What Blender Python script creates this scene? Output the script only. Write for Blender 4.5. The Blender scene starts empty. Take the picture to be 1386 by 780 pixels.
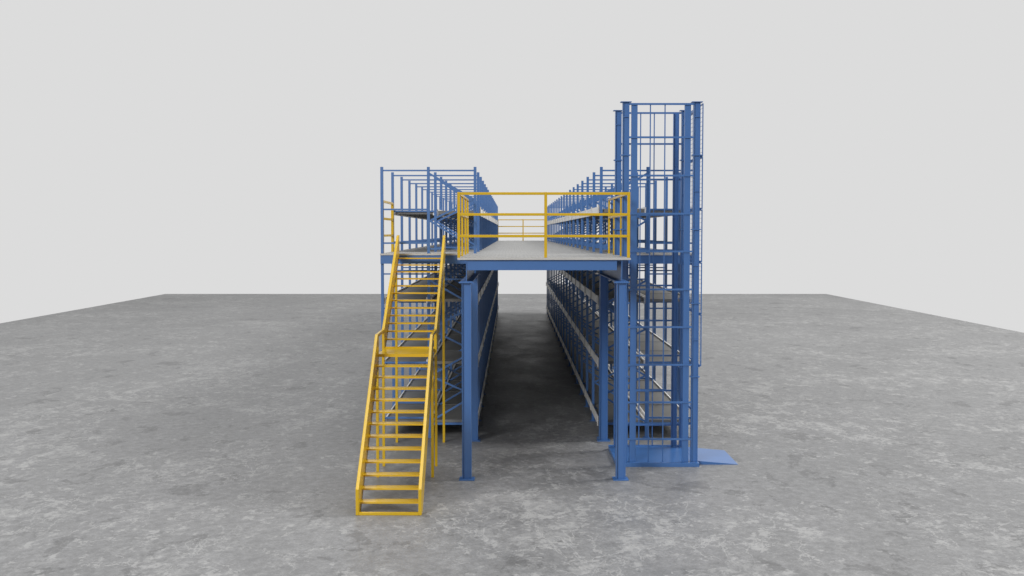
import bpy, bmesh, math
from mathutils import Vector, Matrix
R = math.radians
sc = bpy.context.scene
C = sc.collection

# ------------------------------------------------------------------ materials
def nodes(name):
    m = bpy.data.materials.new(name); m.use_nodes = True
    nt = m.node_tree; return m, nt, nt.nodes['Principled BSDF']
def N(nt, kind, **kw):
    n = nt.nodes.new(kind)
    for k, v in kw.items(): setattr(n, k, v)
    return n
def ramp(nt, src, stops):
    r = N(nt, 'ShaderNodeValToRGB'); e = r.color_ramp.elements
    while len(e) > 1: e.remove(e[-1])
    for i, (p, c) in enumerate(stops):
        if i: el = e.new(p)
        else: el = e[0]; el.position = p
        el.color = (c, c, c, 1) if not isinstance(c, tuple) else (*c, 1)
    nt.links.new(src, r.inputs[0]); return r.outputs[0]
def mixc(nt, mode, fac, a, b):
    m = N(nt, 'ShaderNodeMix', data_type='RGBA', blend_type=mode)
    for s, v in ((0, fac), (6, a), (7, b)):
        if isinstance(v, (int, float)): m.inputs[s].default_value = v if s == 0 else (v, v, v, 1)
        elif isinstance(v, tuple): m.inputs[s].default_value = (*v, 1)
        else: nt.links.new(v, m.inputs[s])
    return m.outputs[2]
def coords(nt, scale=(1, 1, 1), rot=(0, 0, 0)):
    t = N(nt, 'ShaderNodeTexCoord'); mp = N(nt, 'ShaderNodeMapping')
    mp.inputs['Scale'].default_value = scale; mp.inputs['Rotation'].default_value = rot
    nt.links.new(t.outputs['Object'], mp.inputs[0]); return mp.outputs[0]
def noise(nt, v, scale, detail=6, rough=.55, dist=0.0, lac=2.0):
    n = N(nt, 'ShaderNodeTexNoise'); n.inputs['Scale'].default_value = scale
    n.inputs['Detail'].default_value = detail; n.inputs['Roughness'].default_value = rough
    n.inputs['Distortion'].default_value = dist; n.inputs['Lacunarity'].default_value = lac
    nt.links.new(v, n.inputs['Vector']); return n.outputs['Fac']

def paint(name, col, rough, var=.06, spec=.5, metal=0.0):
    m, nt, b = nodes(name)
    v = coords(nt)
    f = noise(nt, v, 3.0, 5, .6)
    c = mixc(nt, 'MULTIPLY', 1.0, col, ramp(nt, f, [(.3, 1 - var), (.7, 1.0)]))
    nt.links.new(c, b.inputs['Base Color'])
    f2 = noise(nt, v, 14.0, 4, .6)
    rr = N(nt, 'ShaderNodeMapRange'); rr.inputs[3].default_value = rough; rr.inputs[4].default_value = rough + .006
    nt.links.new(f2, rr.inputs[0]); nt.links.new(rr.outputs[0], b.inputs['Roughness'])
    b.inputs['Specular IOR Level'].default_value = spec
    b.inputs['Metallic'].default_value = metal
    return m

BLUE = paint('blue_powder_coat', (.048, .144, .375), .33, .06, .9)
YEL = paint('yellow_powder_coat', (.60, .385, .015), .24, .03, .5)
TAB = paint('dull_zinc_connector', (.50, .49, .47), .5, .1, .4)
SHELF = paint('grey_sheet_steel', (.165, .163, .157), .5, .10, .5)
LIP = paint('galvanised_lip', (.84, .83, .81), .38, .10, .5)

def deck_mat():
    m, nt, b = nodes('embossed_deck_board')
    v = coords(nt)
    br = N(nt, 'ShaderNodeTexBrick'); br.offset = .5
    br.inputs['Scale'].default_value = 1.0
    br.inputs['Brick Width'].default_value = .12; br.inputs['Row Height'].default_value = .06
    br.inputs['Mortar Size'].default_value = .012; br.inputs['Mortar Smooth'].default_value = .4
    br.inputs['Color1'].default_value = (.365, .365, .36, 1); br.inputs['Color2'].default_value = (.33, .33, .326, 1)
    br.inputs['Mortar'].default_value = (.245, .245, .242, 1)
    mo = N(nt, 'ShaderNodeVectorMath', operation='ADD'); mo.inputs[1].default_value = (.01, .033, 0)
    nt.links.new(v, mo.inputs[0]); nt.links.new(mo.outputs[0], br.inputs['Vector'])
    f = noise(nt, v, 1.6, 5, .6)
    c = mixc(nt, 'MULTIPLY', 1.0, br.outputs['Color'], ramp(nt, f, [(.3, .86), (.7, 1.0)]))
    nt.links.new(c, b.inputs['Base Color'])
    b.inputs['Roughness'].default_value = .5
    bp = N(nt, 'ShaderNodeBump'); bp.inputs['Strength'].default_value = .6; bp.inputs['Distance'].default_value = .008
    inv = N(nt, 'ShaderNodeMath', operation='SUBTRACT'); inv.inputs[0].default_value = 1
    nt.links.new(br.outputs['Fac'], inv.inputs[1]); nt.links.new(inv.outputs[0], bp.inputs['Height'])
    nt.links.new(bp.outputs[0], b.inputs['Normal'])
    return m
DECK = deck_mat()

def concrete():
    m, nt, b = nodes('weathered_concrete')
    v = coords(nt, (1.35, .80, 1), (0, 0, R(26)))
    v2 = coords(nt, (1.15, .95, 1), (0, 0, R(-20)))
    def mth(op, x, y):
        n = N(nt, 'ShaderNodeMath', operation=op)
        for i, q in enumerate((x, y)):
            if isinstance(q, (int, float)): n.inputs[i].default_value = q
            else: nt.links.new(q, n.inputs[i])
        return n.outputs[0]
    def mul(x, y): return mth('MULTIPLY', x, y)
    def add(x, y): return mth('ADD', x, y)
    def dev(x, k): return mul(mth('SUBTRACT', x, .5), k)
    big = noise(nt, v2, .09, 3, .5, .3)
    mid = noise(nt, v, .75, 9, .66, .5)
    fine = noise(nt, v2, 6.0, 10, .75)
    grain = noise(nt, v2, 30.0, 5, .8)
    patch = noise(nt, v2, .26, 4, .55, .5)
    f1 = noise(nt, v, 1.3, 15, .70, .15)
    f2 = noise(nt, v2, 9.5, 9, .74)
    f3 = noise(nt, v, 2.6, 15, .66, .1)
    base = mixc(nt, 'MULTIPLY', 1.0, (.190, .191, .194), ramp(nt, big, [(.3, .92), (.7, 1.07)]))
    base = mixc(nt, 'MULTIPLY', 1.0, base, ramp(nt, mid, [(.32, .86), (.5, .98), (.68, 1.10)]))
    base = mixc(nt, 'MULTIPLY', 1.0, base, ramp(nt, fine, [(.34, .76), (.5, 1.0), (.66, 1.26)]))
    base = mixc(nt, 'MULTIPLY', 1.0, base, ramp(nt, grain, [(.34, .84), (.66, 1.16)]))
    # ragged pale flakes, dense where the patch noise is high
    fl = add(add(f1, dev(f2, .9)), dev(patch, .45))
    base = mixc(nt, 'MIX', mul(ramp(nt, fl, [(.555, 0.0), (.575, .62), (.66, 1.0)]), .36), base, (.335, .336, .335))
    fs = add(add(f3, dev(f2, .7)), dev(patch, .30))
    base = mixc(nt, 'MIX', mul(ramp(nt, fs, [(.600, 0.0), (.615, 1.0)]), .42), base, (.37, .37, .368))
    # smooth darker worn islands
    dk_ = add(add(noise(nt, v, 1.1, 12, .62, .3), dev(f2, .25)), dev(patch, .25))
    base = mixc(nt, 'MULTIPLY', 1.0, base, ramp(nt, dk_, [(.375, .74), (.392, 1.0)]))
    pits = noise(nt, v2, 11.0, 6, .6)
    base = mixc(nt, 'MULTIPLY', 1.0, base, ramp(nt, pits, [(.30, .70), (.335, 1.0)]))
    # crisp veins of laitance
    ve = noise(nt, v, .8, 12, .60, .5)
    aa = mth('ABSOLUTE', mth('SUBTRACT', ve, .5), 0)
    base = mixc(nt, 'MIX', mul(ramp(nt, aa, [(0.0, .8), (.007, 0.0)]), ramp(nt, patch, [(.44, 0.0), (.54, 1.0)])), base, (.37, .37, .368))
    nt.links.new(base, b.inputs['Base Color'])
    nt.links.new(ramp(nt, mid, [(.3, .40), (.7, .58)]), b.inputs['Roughness'])
    bp = N(nt, 'ShaderNodeBump'); bp.inputs['Strength'].default_value = .4; bp.inputs['Distance'].default_value = .012
    nt.links.new(fine, bp.inputs['Height']); nt.links.new(bp.outputs[0], b.inputs['Normal'])
    b.inputs['Specular IOR Level'].default_value = .5
    return m
CONC = concrete()

# ------------------------------------------------------------------ mesh helpers
class MB:
    """collects boxes, bars and prisms in world coordinates into one mesh"""
    def __init__(s): s.bm = bmesh.new()
    def box(s, x0, x1, y0, y1, z0, z1, bev=0):
        vs = [s.bm.verts.new((x, y, z)) for x in (x0, x1) for y in (y0, y1) for z in (z0, z1)]
        q = [(0, 1, 3, 2), (4, 6, 7, 5), (0, 4, 5, 1), (2, 3, 7, 6), (0, 2, 6, 4), (1, 5, 7, 3)]
        fs = [s.bm.faces.new([vs[i] for i in f]) for f in q]
        if bev:
            es = list({e for f in fs for e in f.edges})
            bmesh.ops.bevel(s.bm, geom=es, offset=bev, segments=2, profile=.6, affect='EDGES')
        return s
    def bar(s, p, q, w, h, up=(0, 0, 1)):
        """rectangular bar from p to q, w across, h along up"""
        p, q = Vector(p), Vector(q); d = (q - p); L = d.length; d.normalize()
        up = Vector(up); side = d.cross(up).normalized(); up = side.cross(d).normalized()
        vs = [s.bm.verts.new(p + d * (L * t) + side * (a * w / 2) + up * (b * h / 2)) for t in (0, 1) for a in (-1, 1) for b in (-1, 1)]
        for f in ((0, 2, 3, 1), (4, 5, 7, 6), (0, 1, 5, 4), (2, 6, 7, 3), (0, 4, 6, 2), (1, 3, 7, 5)):
            s.bm.faces.new([vs[i] for i in f])
        return s
    def prism(s, pts, x0, x1, bev=0):
        """polygon pts in (y, z) extruded along x"""
        a = [s.bm.verts.new((x0, y, z)) for y, z in pts]; b = [s.bm.verts.new((x1, y, z)) for y, z in pts]
        n = len(pts); fs = [s.bm.faces.new(a), s.bm.faces.new(b[::-1])]
        for i in range(n): fs.append(s.bm.faces.new([a[i], b[i], b[(i + 1) % n], a[(i + 1) % n]]))
        if bev:
            es = list({e for f in fs for e in f.edges})
            bmesh.ops.bevel(s.bm, geom=es, offset=bev, segments=2, profile=.6, affect='EDGES')
        return s
    def extr(s, prof, z0, z1):
        """closed profile in (x, y) extruded up z"""
        a = [s.bm.verts.new((x, y, z0)) for x, y in prof]; b = [s.bm.verts.new((x, y, z1)) for x, y in prof]
        n = len(prof); s.bm.faces.new(a[::-1]); s.bm.faces.new(b)
        for i in range(n): s.bm.faces.new([a[i], a[(i + 1) % n], b[(i + 1) % n], b[i]])
        return s
    def build(s, name, mat, parent=None):
        bmesh.ops.recalc_face_normals(s.bm, faces=s.bm.faces)
        me = bpy.data.meshes.new(name)
        if parent is not None:
            org = Vector(parent['_o']) if '_o' in parent else Vector((0, 0, 0))
            s.bm.transform(Matrix.Translation(-org))
        s.bm.to_mesh(me); s.bm.free(); me.materials.append(mat)
        o = bpy.data.objects.new(name, me); C.objects.link(o)
        if parent is not None:
            o.parent = parent
            o['_o'] = tuple(org)          # removed at the end: origin bookkeeping only
        return o
def thing(name, loc, label, cat, group=None):
    o = bpy.data.objects.new(name, None); C.objects.link(o); o.location = loc
    o.empty_display_size = .2
    o['label'] = label; o['category'] = cat; o['_o'] = tuple(loc)
    if group: o['group'] = group
    return o
def copy_part(o, parent, off):
    """copy a part (and its sub-parts) shifted by off"""
    c = o.copy(); C.objects.link(c); c.parent = parent
    c.location = o.location + Vector(off)
    for ch in o.children:
        d = ch.copy(); C.objects.link(d); d.parent = c
    return c

# ------------------------------------------------------------------ measures
Y1, BAY, NF = 20.086, 1.8, 18
YE = Y1 + BAY * (NF - 1)
DK = 3.43                                        # deck level
TOP = 5.024
LOX, LMX, LIX = -2.398, -1.540, -.680            # left block: outer, middle, aisle posts
RIX, RMX, ROX = 1.645, 2.502, 3.360
PW, PD = .052, .044                              # post width and depth
LEV = [.33, 1.425, 2.585, 4.255]                 # shelf tops

# ------------------------------------------------------------------ setting
fl = MB().box(-21.5, 19.5, -14, 67.27, -.15, 0).build('floor', CONC); fl['kind'] = 'structure'

# ------------------------------------------------------------------ racks
def post_prof(x, y, s):
    """open channel section, its slot facing the side s (+1 = +x)"""
    w, d, t = PW / 2, PD / 2, .009
    lip = .013
    p = [(-w, -d), (w, -d), (w, -d + lip), (w - t, -d + lip), (w - t, -d + t), (-w + t, -d + t),
         (-w + t, d - t), (w - t, d - t), (w - t, d - lip), (w, d - lip), (w, d), (-w, d)]
    return [(x + a * s, y + b) for a, b in p]

def make_rack(xs, label, inner, skip_upper, side):
    """xs = the two x lines of the rack; inner racks own both lines of posts, outer ones the outside line only"""
    xa, xb = min(xs), max(xs)
    own = (xa, xb) if inner else ((xa,) if side < 0 else (xb,))
    cx = (xa + xb) / 2
    root = thing('shelving_rack', (cx, Y1, 0), label, 'shelving rack', 'long steel shelving racks under and over the deck')
    # first frame: every post with its foot plate; the ties and the lacing hang on the outer (or middle) post
    g0, g1 = xa + PW / 2, xb - PW / 2
    main = xa if side < 0 else xb
    if inner:
        ties = [(4.958, .028, .022), (3.516, .03, .022), (2.956, .026, .022), (.262, .04, .04)]
    else:
        ties = [(4.958, .028, .022), (4.243, .03, .022), (3.622, .03, .022), (3.052, .026, .022), (2.415, .026, .022), (1.405, .034, .022), (.372, .034, .022), (.262, .04, .04)]
    frame = []
    for x in own:
        s = 1 if x == xa else -1
        p = MB().extr(post_prof(x, Y1, s), .012, TOP).build('post', BLUE, root)
        MB().box(x - .062, x + .062, Y1 - .05, Y1 + .05, 0, .0115).build('foot_plate', BLUE, p)
        if x == (main if not inner else (xa if side < 0 else xb)):
            for z, h, t in ties:
                MB().box(g0, g1, Y1 - t / 2, Y1 + t / 2, z - h / 2, z + h / 2).build('cross_tie', BLUE, p)
            if inner:
                near, far = (xa, xb) if side < 0 else (xb, xa)      # zigzag starts on the middle post
                groups = [[(4.90, 4.43), (4.43, 4.035), (4.035, 3.54)], [(2.93, 2.463), (2.463, 2.03), (2.03, 1.62), (1.62, 1.161), (1.161, .79), (.79, .30)]]
                for zs in groups:
                    b = MB()
                    for k, (z0, z1) in enumerate(zs):
                        u, q = (near, far) if k % 2 == 0 else (far, near)
                        dx = .02 if q > u else -.02
                        yy = Y1 + (.008 if k % 2 else -.008)
                        b.bar((u + dx, yy, z0), (q - dx, yy, z1), .018, .034)
                    b.build('bracing', BLUE, p)
        frame.append(p)
    for i in range(1, NF):
        for p in frame: copy_part(p, root, (0, BAY * i, 0))
    # shelves
    sx0, sx1 = xa + PW / 2 + .028, xb - PW / 2 - .028
    for z in LEV:
        first = 1 if (skip_upper and z > DK) else 0
        y0 = Y1 + first * BAY
        th = .07 if z > DK else .05
        m = MB().box(sx0, sx1, y0 + .034, y0 + BAY - .034, z - .008, z)
        for (a, b2) in ((y0 + .034, y0 + .052), (y0 + BAY - .052, y0 + BAY - .034), (y0 + .6, y0 + .618), (y0 + 1.19, y0 + 1.208)):
            m.box(sx0, sx1, a, b2, z - th, z - .0081)
        sh = m.build('shelf', SHELF, root)
        for i in range(1, NF - 1 - first): copy_part(sh, root, (0, BAY * i, 0))
        # along-aisle beams that carry the shelves, hooked on to the posts
        for x in (xa, xb):
            ais = inner and ((side < 0 and x == xb) or (side > 0 and x == xa))
            inw = 1 if x == xa else -1
            e = MB()
            if ais:                                           # outside face, towards the aisle
                o0 = x - inw * (PW / 2 + .003); o1 = o0 - inw * .014
            else:
                o0 = x + inw * (PW / 2 + .001); o1 = x + inw * (PW / 2 + .027)
            lo, hi = min(o0, o1), max(o0, o1)
            zt, zb = (z + .045, z - .10) if ais else (z + .030, z - .09)
            e.box(lo, hi, y0 + .03, YE - .03, zb, zt)
            if ais:
                for i in range(first, NF):
                    yy = Y1 + BAY * i
                    nf0 = len(e.bm.faces); k0, k1 = sorted((o1 + inw * .002, o1 - inw * .016))
                    e.box(k0, k1, yy - .03, yy + .03, zb - .005, zt + .03)
                    for fc in list(e.bm.faces)[nf0:]: fc.material_index = 1
            eb = e.build('edge_beam', LIP, root)
            if ais: eb.data.materials.append(TAB)
    return root

make_rack((LMX, LIX), 'long blue shelving rack directly left of the aisle, with zigzag braced frames', True, True, -1)
make_rack((LOX, LMX), 'outermost left blue shelving rack, behind the yellow stairs, with straight ties only', False, True, -1)
make_rack((RIX, RMX), 'long blue shelving rack directly right of the aisle, with zigzag braced frames', True, False, 1)
make_rack((RMX, ROX), 'outermost right blue shelving rack, behind the goods lift tower, with straight ties only', False, False, 1)

# ------------------------------------------------------------------ mezzanine deck over racks and aisle
YD = Y1 - .075
dk = thing('mezzanine_deck', (.48, YD, DK - .03), 'long grey embossed deck laid over the racks and the aisle between them', 'deck')
def deck_strip(x0, x1, holes):
    m = MB(); xs = sorted(holes)
    # strip with cut-outs where posts pass through
    cur = x0
    for hx in xs:
        a, b = hx - PW / 2 - .008, hx + PW / 2 + .008
        if a > cur: m.box(cur, a, YD, YE + .08, DK - .03, DK)
        for i in range(NF):
            yy = Y1 + BAY * i
            s0 = YD if i == 0 else yy - BAY + PD / 2 + .008
            if yy - PD / 2 - .008 > s0: m.box(a, b, s0, yy - PD / 2 - .008, DK - .03, DK)
        m.box(a, b, YE + PD / 2 + .008, YE + .08, DK - .03, DK)
        cur = b
    if cur < x1: m.box(cur, x1, YD, YE + .08, DK - .03, DK)
    return m
deck_strip(-2.432, LIX + .04, (LOX, LMX, LIX)).build('deck_board', DECK, dk)
deck_strip(LIX + .044, RIX - .044, ()).build('deck_board', DECK, dk)
deck_strip(RIX - .04, ROX + .036, (RIX, RMX, ROX)).build('deck_board', DECK, dk)
def cbeam(x0, x1, y, z0, z1):
    """channel beam along x, web to the front"""
    m = MB().box(x0, x1, y, y + .008, z0, z1)
    m.box(x0, x1, y - .006, y + .06, z1 - .01, z1 + .0005).box(x0, x1, y - .006, y + .06, z0, z0 + .01)
    return m
cbeam(-2.425, -.70, YD + .01, 3.243, DK - .032).build('edge_beam', BLUE, dk)
cbeam(1.66, ROX + .03, YD + .01, 3.243, DK - .032).build('edge_beam', BLUE, dk)
for x0, x1 in ((-2.425, LIX + .03), (RIX - .03, ROX + .03)):
    cbeam(x0, x1, YE + .01, 3.243, DK - .032).build('edge_beam', BLUE, dk)

# ------------------------------------------------------------------ access platform in front
YP = 16.56
pf = thing('access_platform', (.5, YP, 0), 'grey decked platform on four blue columns in front of the aisle', 'platform')
MB().box(-.832, 1.812, YP, YD - .004, DK - .028, DK + .002).build('deck_board', DECK, pf)
MB().box(-.832, 1.812, YP - .006, YP - .0005, DK - .028, DK + .003).build('edge_trim', TAB, pf)
MB().box(-2.432, -.84, YD - .006, YD - .0005, DK - .03, DK + .001).build('edge_trim', TAB, dk)
MB().box(1.82, ROX + .036, YD - .006, YD - .0005, DK - .03, DK + .001).build('edge_trim', TAB, dk)
def ibeam_y(x, y0, y1, z0, z1, w=.2):
    return MB().box(x - .006, x + .006, y0, y1, z0 + .0121, z1 - .0121).box(x - w / 2, x + w / 2, y0, y1, z0, z0 + .012).box(x - w / 2, x + w / 2, y0, y1, z1 - .012, z1)
for cxx in (-.697, 1.680):
    ibeam_y(cxx, YP + .03, YD - .01, 3.062, DK - .030, .19).build('side_beam', BLUE, pf)
cbeam(-.688, 1.604, YP + .04, 3.243, DK - .031).build('cross_beam', BLUE, pf)
cbeam(-.688, 1.671, 18.3, 3.243, DK - .031).build('cross_beam', BLUE, pf)
def hcol(m, x, y, z0, z1, w, d, t=.011):
    m.box(x - w / 2, x - w / 2 + t, y - d / 2, y + d / 2, z0, z1)
    m.box(x + w / 2 - t, x + w / 2, y - d / 2, y + d / 2, z0, z1)
    m.box(x - w / 2 + t, x + w / 2 - t, y - t / 2 - d * .2, y + t / 2 - d * .2, z0, z1)
    return m
for cxx in (-.697, 1.680):
    for cy in (16.66, 19.80):
        c = hcol(MB(), cxx, cy, .016, 3.046, .146, .14).build('column', BLUE, pf)
        MB().box(cxx - .118, cxx + .118, cy - .11, cy + .11, 0, .016).build('base_plate', BLUE, c)
        MB().box(cxx - .118, cxx + .118, cy - .09, cy + .09, 3.046, 3.0615).build('cap_plate', BLUE, c)

# ------------------------------------------------------------------ guard rails
T = .044
ZT, ZM, ZL = 4.412, 4.094, 3.764
def rail_x(x0, x1, y, z, t=.040): return MB().box(x0, x1, y - t / 2, y + t / 2, z - t / 2, z + t / 2, .005)
def rail_y(x, y0, y1, z, t=.040): return MB().box(x - t / 2, x + t / 2, y0, y1, z - t / 2, z + t / 2, .005)
def gpost(x, y, zt=ZT, z0=DK + .002, t=T): return MB().box(x - t / 2, x + t / 2, y - t / 2, y + t / 2, z0, zt + .022, .004)
YR = YP + .05
gr = thing('guard_rail', (.48, YR, DK), 'yellow guard rail round three sides of the front platform', 'guard rail')
for x in (-.812, .514, 1.780): gpost(x, YR).build('rail_post', YEL, gr)
for x in (-.812, 1.780):
    for y in (17.76, 18.96, 19.96): gpost(x, y, t=.034).build('rail_post', YEL, gr)
for z in (ZT, ZM, ZL):
    rail_x(-.789, .491, YR, z).build('rail', YEL, gr); rail_x(.537, 1.757, YR, z).build('rail', YEL, gr)
    for x in (-.812, 1.780): rail_y(x, YR + .023, 19.937, z, .036).build('rail', YEL, gr)
ge = thing('guard_rail', (.48, YE, DK), 'small distant yellow guard rail closing the far end of the aisle', 'guard rail')
YG = YE + .045
for x in (-.655, .516, 1.62): gpost(x, YG, 4.405, DK, .05).build('rail_post', YEL, ge)
for z in (4.40, 4.09, 3.78):
    rail_x(-.629, .490, YG, z, .04).build('rail', YEL, ge); rail_x(.542, 1.594, YG, z, .04).build('rail', YEL, ge)
gl = thing('guard_rail', (-2.40, Y1, DK), 'short yellow guard rail on the left outer side above the stair head', 'guard rail')
for y in (Y1 + .075, Y1 + BAY - .075): gpost(-2.398, y, 4.38, DK, .05).build('rail_post', YEL, gl)
for z in (4.395, 4.075, 3.76): rail_y(-2.398, Y1 + .101, Y1 + BAY - .101, z, .042).build('rail', YEL, gl)

# ------------------------------------------------------------------ staircase
st = thing('staircase', (-1.668, 14.5, 0), 'yellow open tread steel staircase in two flights with a half landing', 'staircase')
SXL, SXR, SW = -2.114, -1.222, .044
SL = .86; SU = .655
ytop = 14.5 + (2.249 - .353) / SL
low = [(14.5, .0), (14.5, .353), (ytop, 2.249), (16.82, 2.249), (16.82, SL * (16.82 - 14.72)), (14.72, 0)]
up = [(17.56, 1.80), (17.56, 2.249), (17.575, 2.249), (17.60, 2.255), (19.90, 2.255 + SU * 2.30), (20.0, 2.255 + SU * 2.30 + .01), (20.0, 1.80 + SU * 2.44)]
for x0 in (SXL, SXR - SW):
    MB().prism(low, x0, x0 + SW, .006).build('stringer', YEL, st)
    MB().prism(up, x0, x0 + SW, .006).build('stringer', YEL, st)
    xc = x0 + SW / 2
    MB().box(xc - .020, xc + .020, 16.821, 17.559, 2.200, 2.249, .005).build('landing_rail', YEL, st)
    s = -1 if x0 < -2 else 1
    lx = xc + (.004 * s)
    for y, z in ((16.80, 1.74), (17.60, 1.80), (19.62, 3.10)):
        MB().box(lx - .022, lx + .022, y - .022, y + .022, 0, z, .004).build('leg', YEL, st)
    # clips between landing and upper flight
    MB().box(x0 + (SW if s > 0 else -.012), x0 + (SW + .012 if s > 0 else 0), 16.9, 17.5, 1.86, 1.90).build('landing_bracket', YEL, st)
tx0, tx1 = SXL + SW, SXR - SW
def tread(y, z, d=.205):
    m = MB().box(tx0, tx1, y, y + d, z - .006, z)
    m.box(tx0, tx1, y, y + .006, z - .021, z - .0061).box(tx0, tx1, y + d - .006, y + d, z - .021, z - .0061)
    return m
MB().box(tx0, tx1, 14.502, 14.56, .0, .036, .003).build('tread', YEL, st)
for i in range(1, 13): tread(14.5 + .1715 * i - .03, .1487 * i - .003).build('tread', YEL, st)
for i in range(1, 13): tread(17.6 + .176 * i, 1.947 + .117 * i + .008, .19).build('tread', YEL, st)
l = MB().box(tx0, tx1, 16.75, 17.58, 1.932, 1.94)
l.box(tx0, tx1, 16.75, 16.758, 1.893, 1.9319).box(tx0, tx1, 17.572, 17.58, 1.88, 1.9319)
lo = l.build('landing', YEL, st)
MB().box(tx0, tx1, 17.582, 17.60, 1.93, 1.965).build('kick_strip', YEL, lo)

# ------------------------------------------------------------------ goods lift tower
YF, YB = 17.66, 18.90
lt = thing('goods_lift', (2.4, YF, 0), 'tall blue open goods lift tower with wire mesh side beside the platform', 'goods lift')
bx0, bx1, by0, by1, bz = 1.700, 3.056, 17.54, 19.02, .063
b = MB().box(bx0, bx1, by0, by0 + .07, 0, bz).box(bx0, bx1, by1 - .06, by1, 0, bz + .01)
b.box(bx0, bx0 + .05, by0 + .0701, by1 - .0601, 0, bz).box(bx1 - .05, bx1, by0 + .0701, by1 - .0601, 0, bz)
bf = b.build('base_frame', BLUE, lt)
MB().box(bx0 + .0505, bx1 - .0505, by0 + .0705, by1 - .0605, .01, bz - .004).build('base_plate', BLUE, bf)
ZTOP = 5.915
for x, y in ((1.838, YF), (2.984, YF), (1.838, YB), (2.984, YB)):
    m = hcol(MB(), x, y, bz + .001, ZTOP, .106, .10, .010)
    for z in (5.674, 4.478, 3.275, 2.062):
        m.box(x - .042, x + .042, y - .048, y + .045, z, z + .012)
    p = m.build('corner_post', BLUE, lt)
    MB().box(x - .088, x + .088, y - .07, y + .07, ZTOP, ZTOP + .010).build('cap_plate', BLUE, p)
    for z in (5.068, 3.869, 2.669, 1.467):
        MB().box(x - .076, x + .076, y - .056, y + .056, z - .009, z + .009).build('collar', BLUE, p)
for y in (YF, YB):
    for x in (1.976, 2.838):
        m = MB()
        if y == YF: m.box(x - .049, x + .049, y - .03, y - .022, bz + .001, 5.885).box(x - .049, x - .041, y - .0219, y + .03, bz + .001, 5.885).box(x + .041, x + .049, y - .0219, y + .03, bz + .001, 5.885)
        else: m.box(x - .049, x + .049, y + .022, y + .03, bz + .001, 5.885).box(x - .049, x - .041, y - .03, y + .0219, bz + .001, 5.885).box(x + .041, x + .049, y - .03, y + .0219, bz + .001, 5.885)
        m.build('guide_channel', BLUE, lt)
    for z in (5.885, 5.352, 4.737, 4.123, 3.511, 2.895, 2.281, 1.665, 1.049, .443):
        ft = -1 if y == YF else 1
        yy = y + ft * .043
        MB().box(1.892, 2.931, yy - .012, yy + .012, z - .015, z + .015).build('cross_bar', BLUE, lt)
    for x in (2.232, 2.468):
        yy = y + (-.043 if y == YF else .043)
        MB().box(x - .009, x + .009, yy + .0125, yy + .026, bz + .001, 5.88).build('upright_bar', BLUE, lt)
# top side rails tie front to back
for x in (1.838, 2.984):
    for z in (5.80, .9, 3.3):
        if x < 2: continue
        MB().box(x - .02, x + .02, YF + .051, YB - .051, z - .02, z + .02).build('side_rail', BLUE, lt)
# mesh panels hung on the right side, top to 1.64 m
zz = [5.90, 5.041, 4.196, 3.335, 2.487, 1.636]
mx = 3.078; my0, my1 = YF - .03, YB + .07
for k in range(5):
    z1, z0 = zz[k] - .004, zz[k + 1] + .004
    m = MB()
    for y in (my0, my1): m.box(mx - .008, mx + .008, y - .010, y + .010, z0, z1)
    for z in (z0, z1): m.box(mx - .0095, mx + .0095, my0 + .0101, my1 - .0101, z - .0, z + .02) if z == z0 else m.box(mx - .0095, mx + .0095, my0 + .0101, my1 - .0101, z - .02, z)
    p = m.build('mesh_panel', BLUE, lt)
    w = MB(); n = 12
    for i in range(1, n):
        z = z0 + (z1 - z0) * i / n
        w.box(mx - .0022, mx + .0022, my0 + .01, my1 - .01, z - .002, z + .002)
    for i in range(1, 5):
        y = my0 + (my1 - my0) * i / 5
        w.box(mx + .0023, mx + .0063, y - .002, y + .002, z0 + .02, z1 - .02)
    w.build('wire', BLUE, p)
    for y in (YF, YB):
        MB().box(3.038, mx - .0105, y - .012, y + .012, z0 - .02, z0 + .02).build('panel_bracket', BLUE, p)

rp = MB()


A = [(3.062, 17.72), (3.062, 18.88), (3.725, 18.88), (3.725, 17.72)]
vb = [rp.bm.verts.new((x, y, 0)) for x, y in A]
vt = [rp.bm.verts.new((x, y, .062 if x < 3.5 else .004)) for x, y in A]
rp.bm.faces.new(vb); rp.bm.faces.new(vt[::-1])
for i in range(4): rp.bm.faces.new([vb[i], vb[(i + 1) % 4], vt[(i + 1) % 4], vt[i]])
ra = rp.build('loading_ramp', BLUE)
ra['label'] = 'flat pale blue loading ramp sloping to the floor right of the lift base'; ra['category'] = 'ramp'

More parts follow.
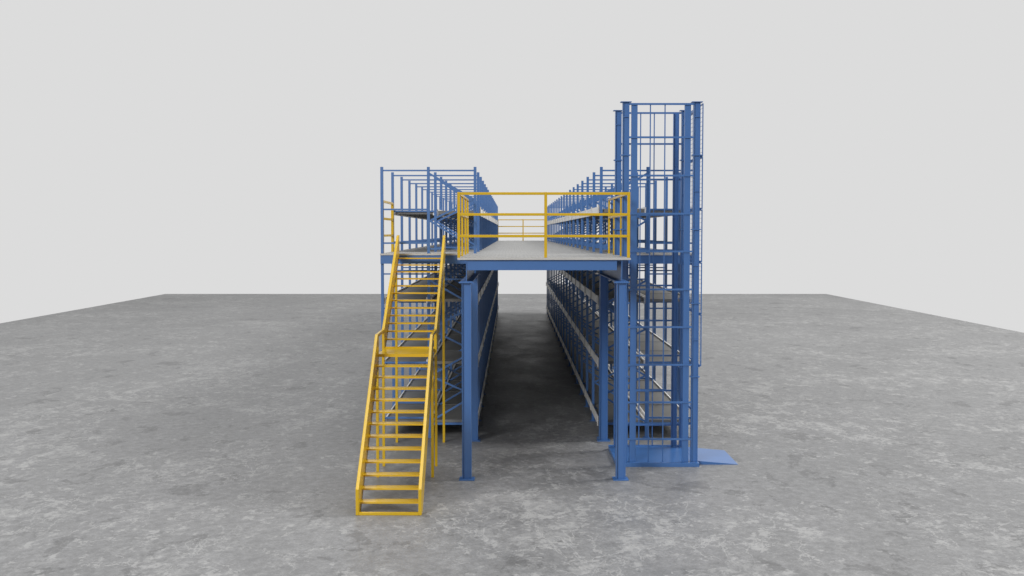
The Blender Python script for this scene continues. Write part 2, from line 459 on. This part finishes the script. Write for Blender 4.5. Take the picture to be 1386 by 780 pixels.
# shift the ramp's origin to its base
o_ = Vector((3.39, 18.3, 0)); ra.data.transform(Matrix.Translation(-o_)); ra.location = o_

for o in sc.objects:
    if '_o' in o: del o['_o']

# ------------------------------------------------------------------ light
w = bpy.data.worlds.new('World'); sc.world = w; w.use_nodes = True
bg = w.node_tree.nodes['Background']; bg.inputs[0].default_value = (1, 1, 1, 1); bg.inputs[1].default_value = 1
# even pale grey world ahead (+y); unseen sides and back dimmed to deepen shading
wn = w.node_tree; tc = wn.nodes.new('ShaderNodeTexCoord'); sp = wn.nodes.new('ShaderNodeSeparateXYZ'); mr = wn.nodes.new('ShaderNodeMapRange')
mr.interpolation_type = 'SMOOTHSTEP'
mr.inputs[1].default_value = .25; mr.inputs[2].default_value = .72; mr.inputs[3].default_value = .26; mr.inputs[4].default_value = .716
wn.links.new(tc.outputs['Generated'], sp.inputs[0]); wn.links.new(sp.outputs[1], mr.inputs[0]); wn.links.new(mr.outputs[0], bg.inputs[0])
def soft(name, loc, aim, size, energy, col=(1, 1, 1)):
    ld = bpy.data.lights.new(name, 'AREA'); ld.shape = 'DISK'; ld.size = size; ld.energy = energy; ld.color = col
    o = bpy.data.objects.new(name, ld); C.objects.link(o); o.location = loc
    o.rotation_euler = (Vector(aim) - Vector(loc)).to_track_quat('-Z', 'Y').to_euler()
soft('overhead_softbox', (8, 18, 75), (0, 26, 0), 60, 30000)
soft('front_softbox', (-30, -36, 30), (0, 22, 2), 26, 32000)
soft('right_softbox', (64, 36, 54), (0, 28, 1), 30, 54000, (1, .985, .96))

# ------------------------------------------------------------------ camera
cd = bpy.data.cameras.new('camera'); cam = bpy.data.objects.new('camera', cd); C.objects.link(cam)
cam.location = (0, 0, 3.8238); cam.rotation_euler = (R(90) - .0513412, 0, 0)
cd.sensor_width = 36; cd.lens = 1470.0 / 1386 * 36; cd.clip_end = 500
sc.camera = cam
sc.view_settings.view_transform = 'Standard'; sc.view_settings.look = 'None'
sc.view_settings.exposure = 0; sc.view_settings.gamma = 1
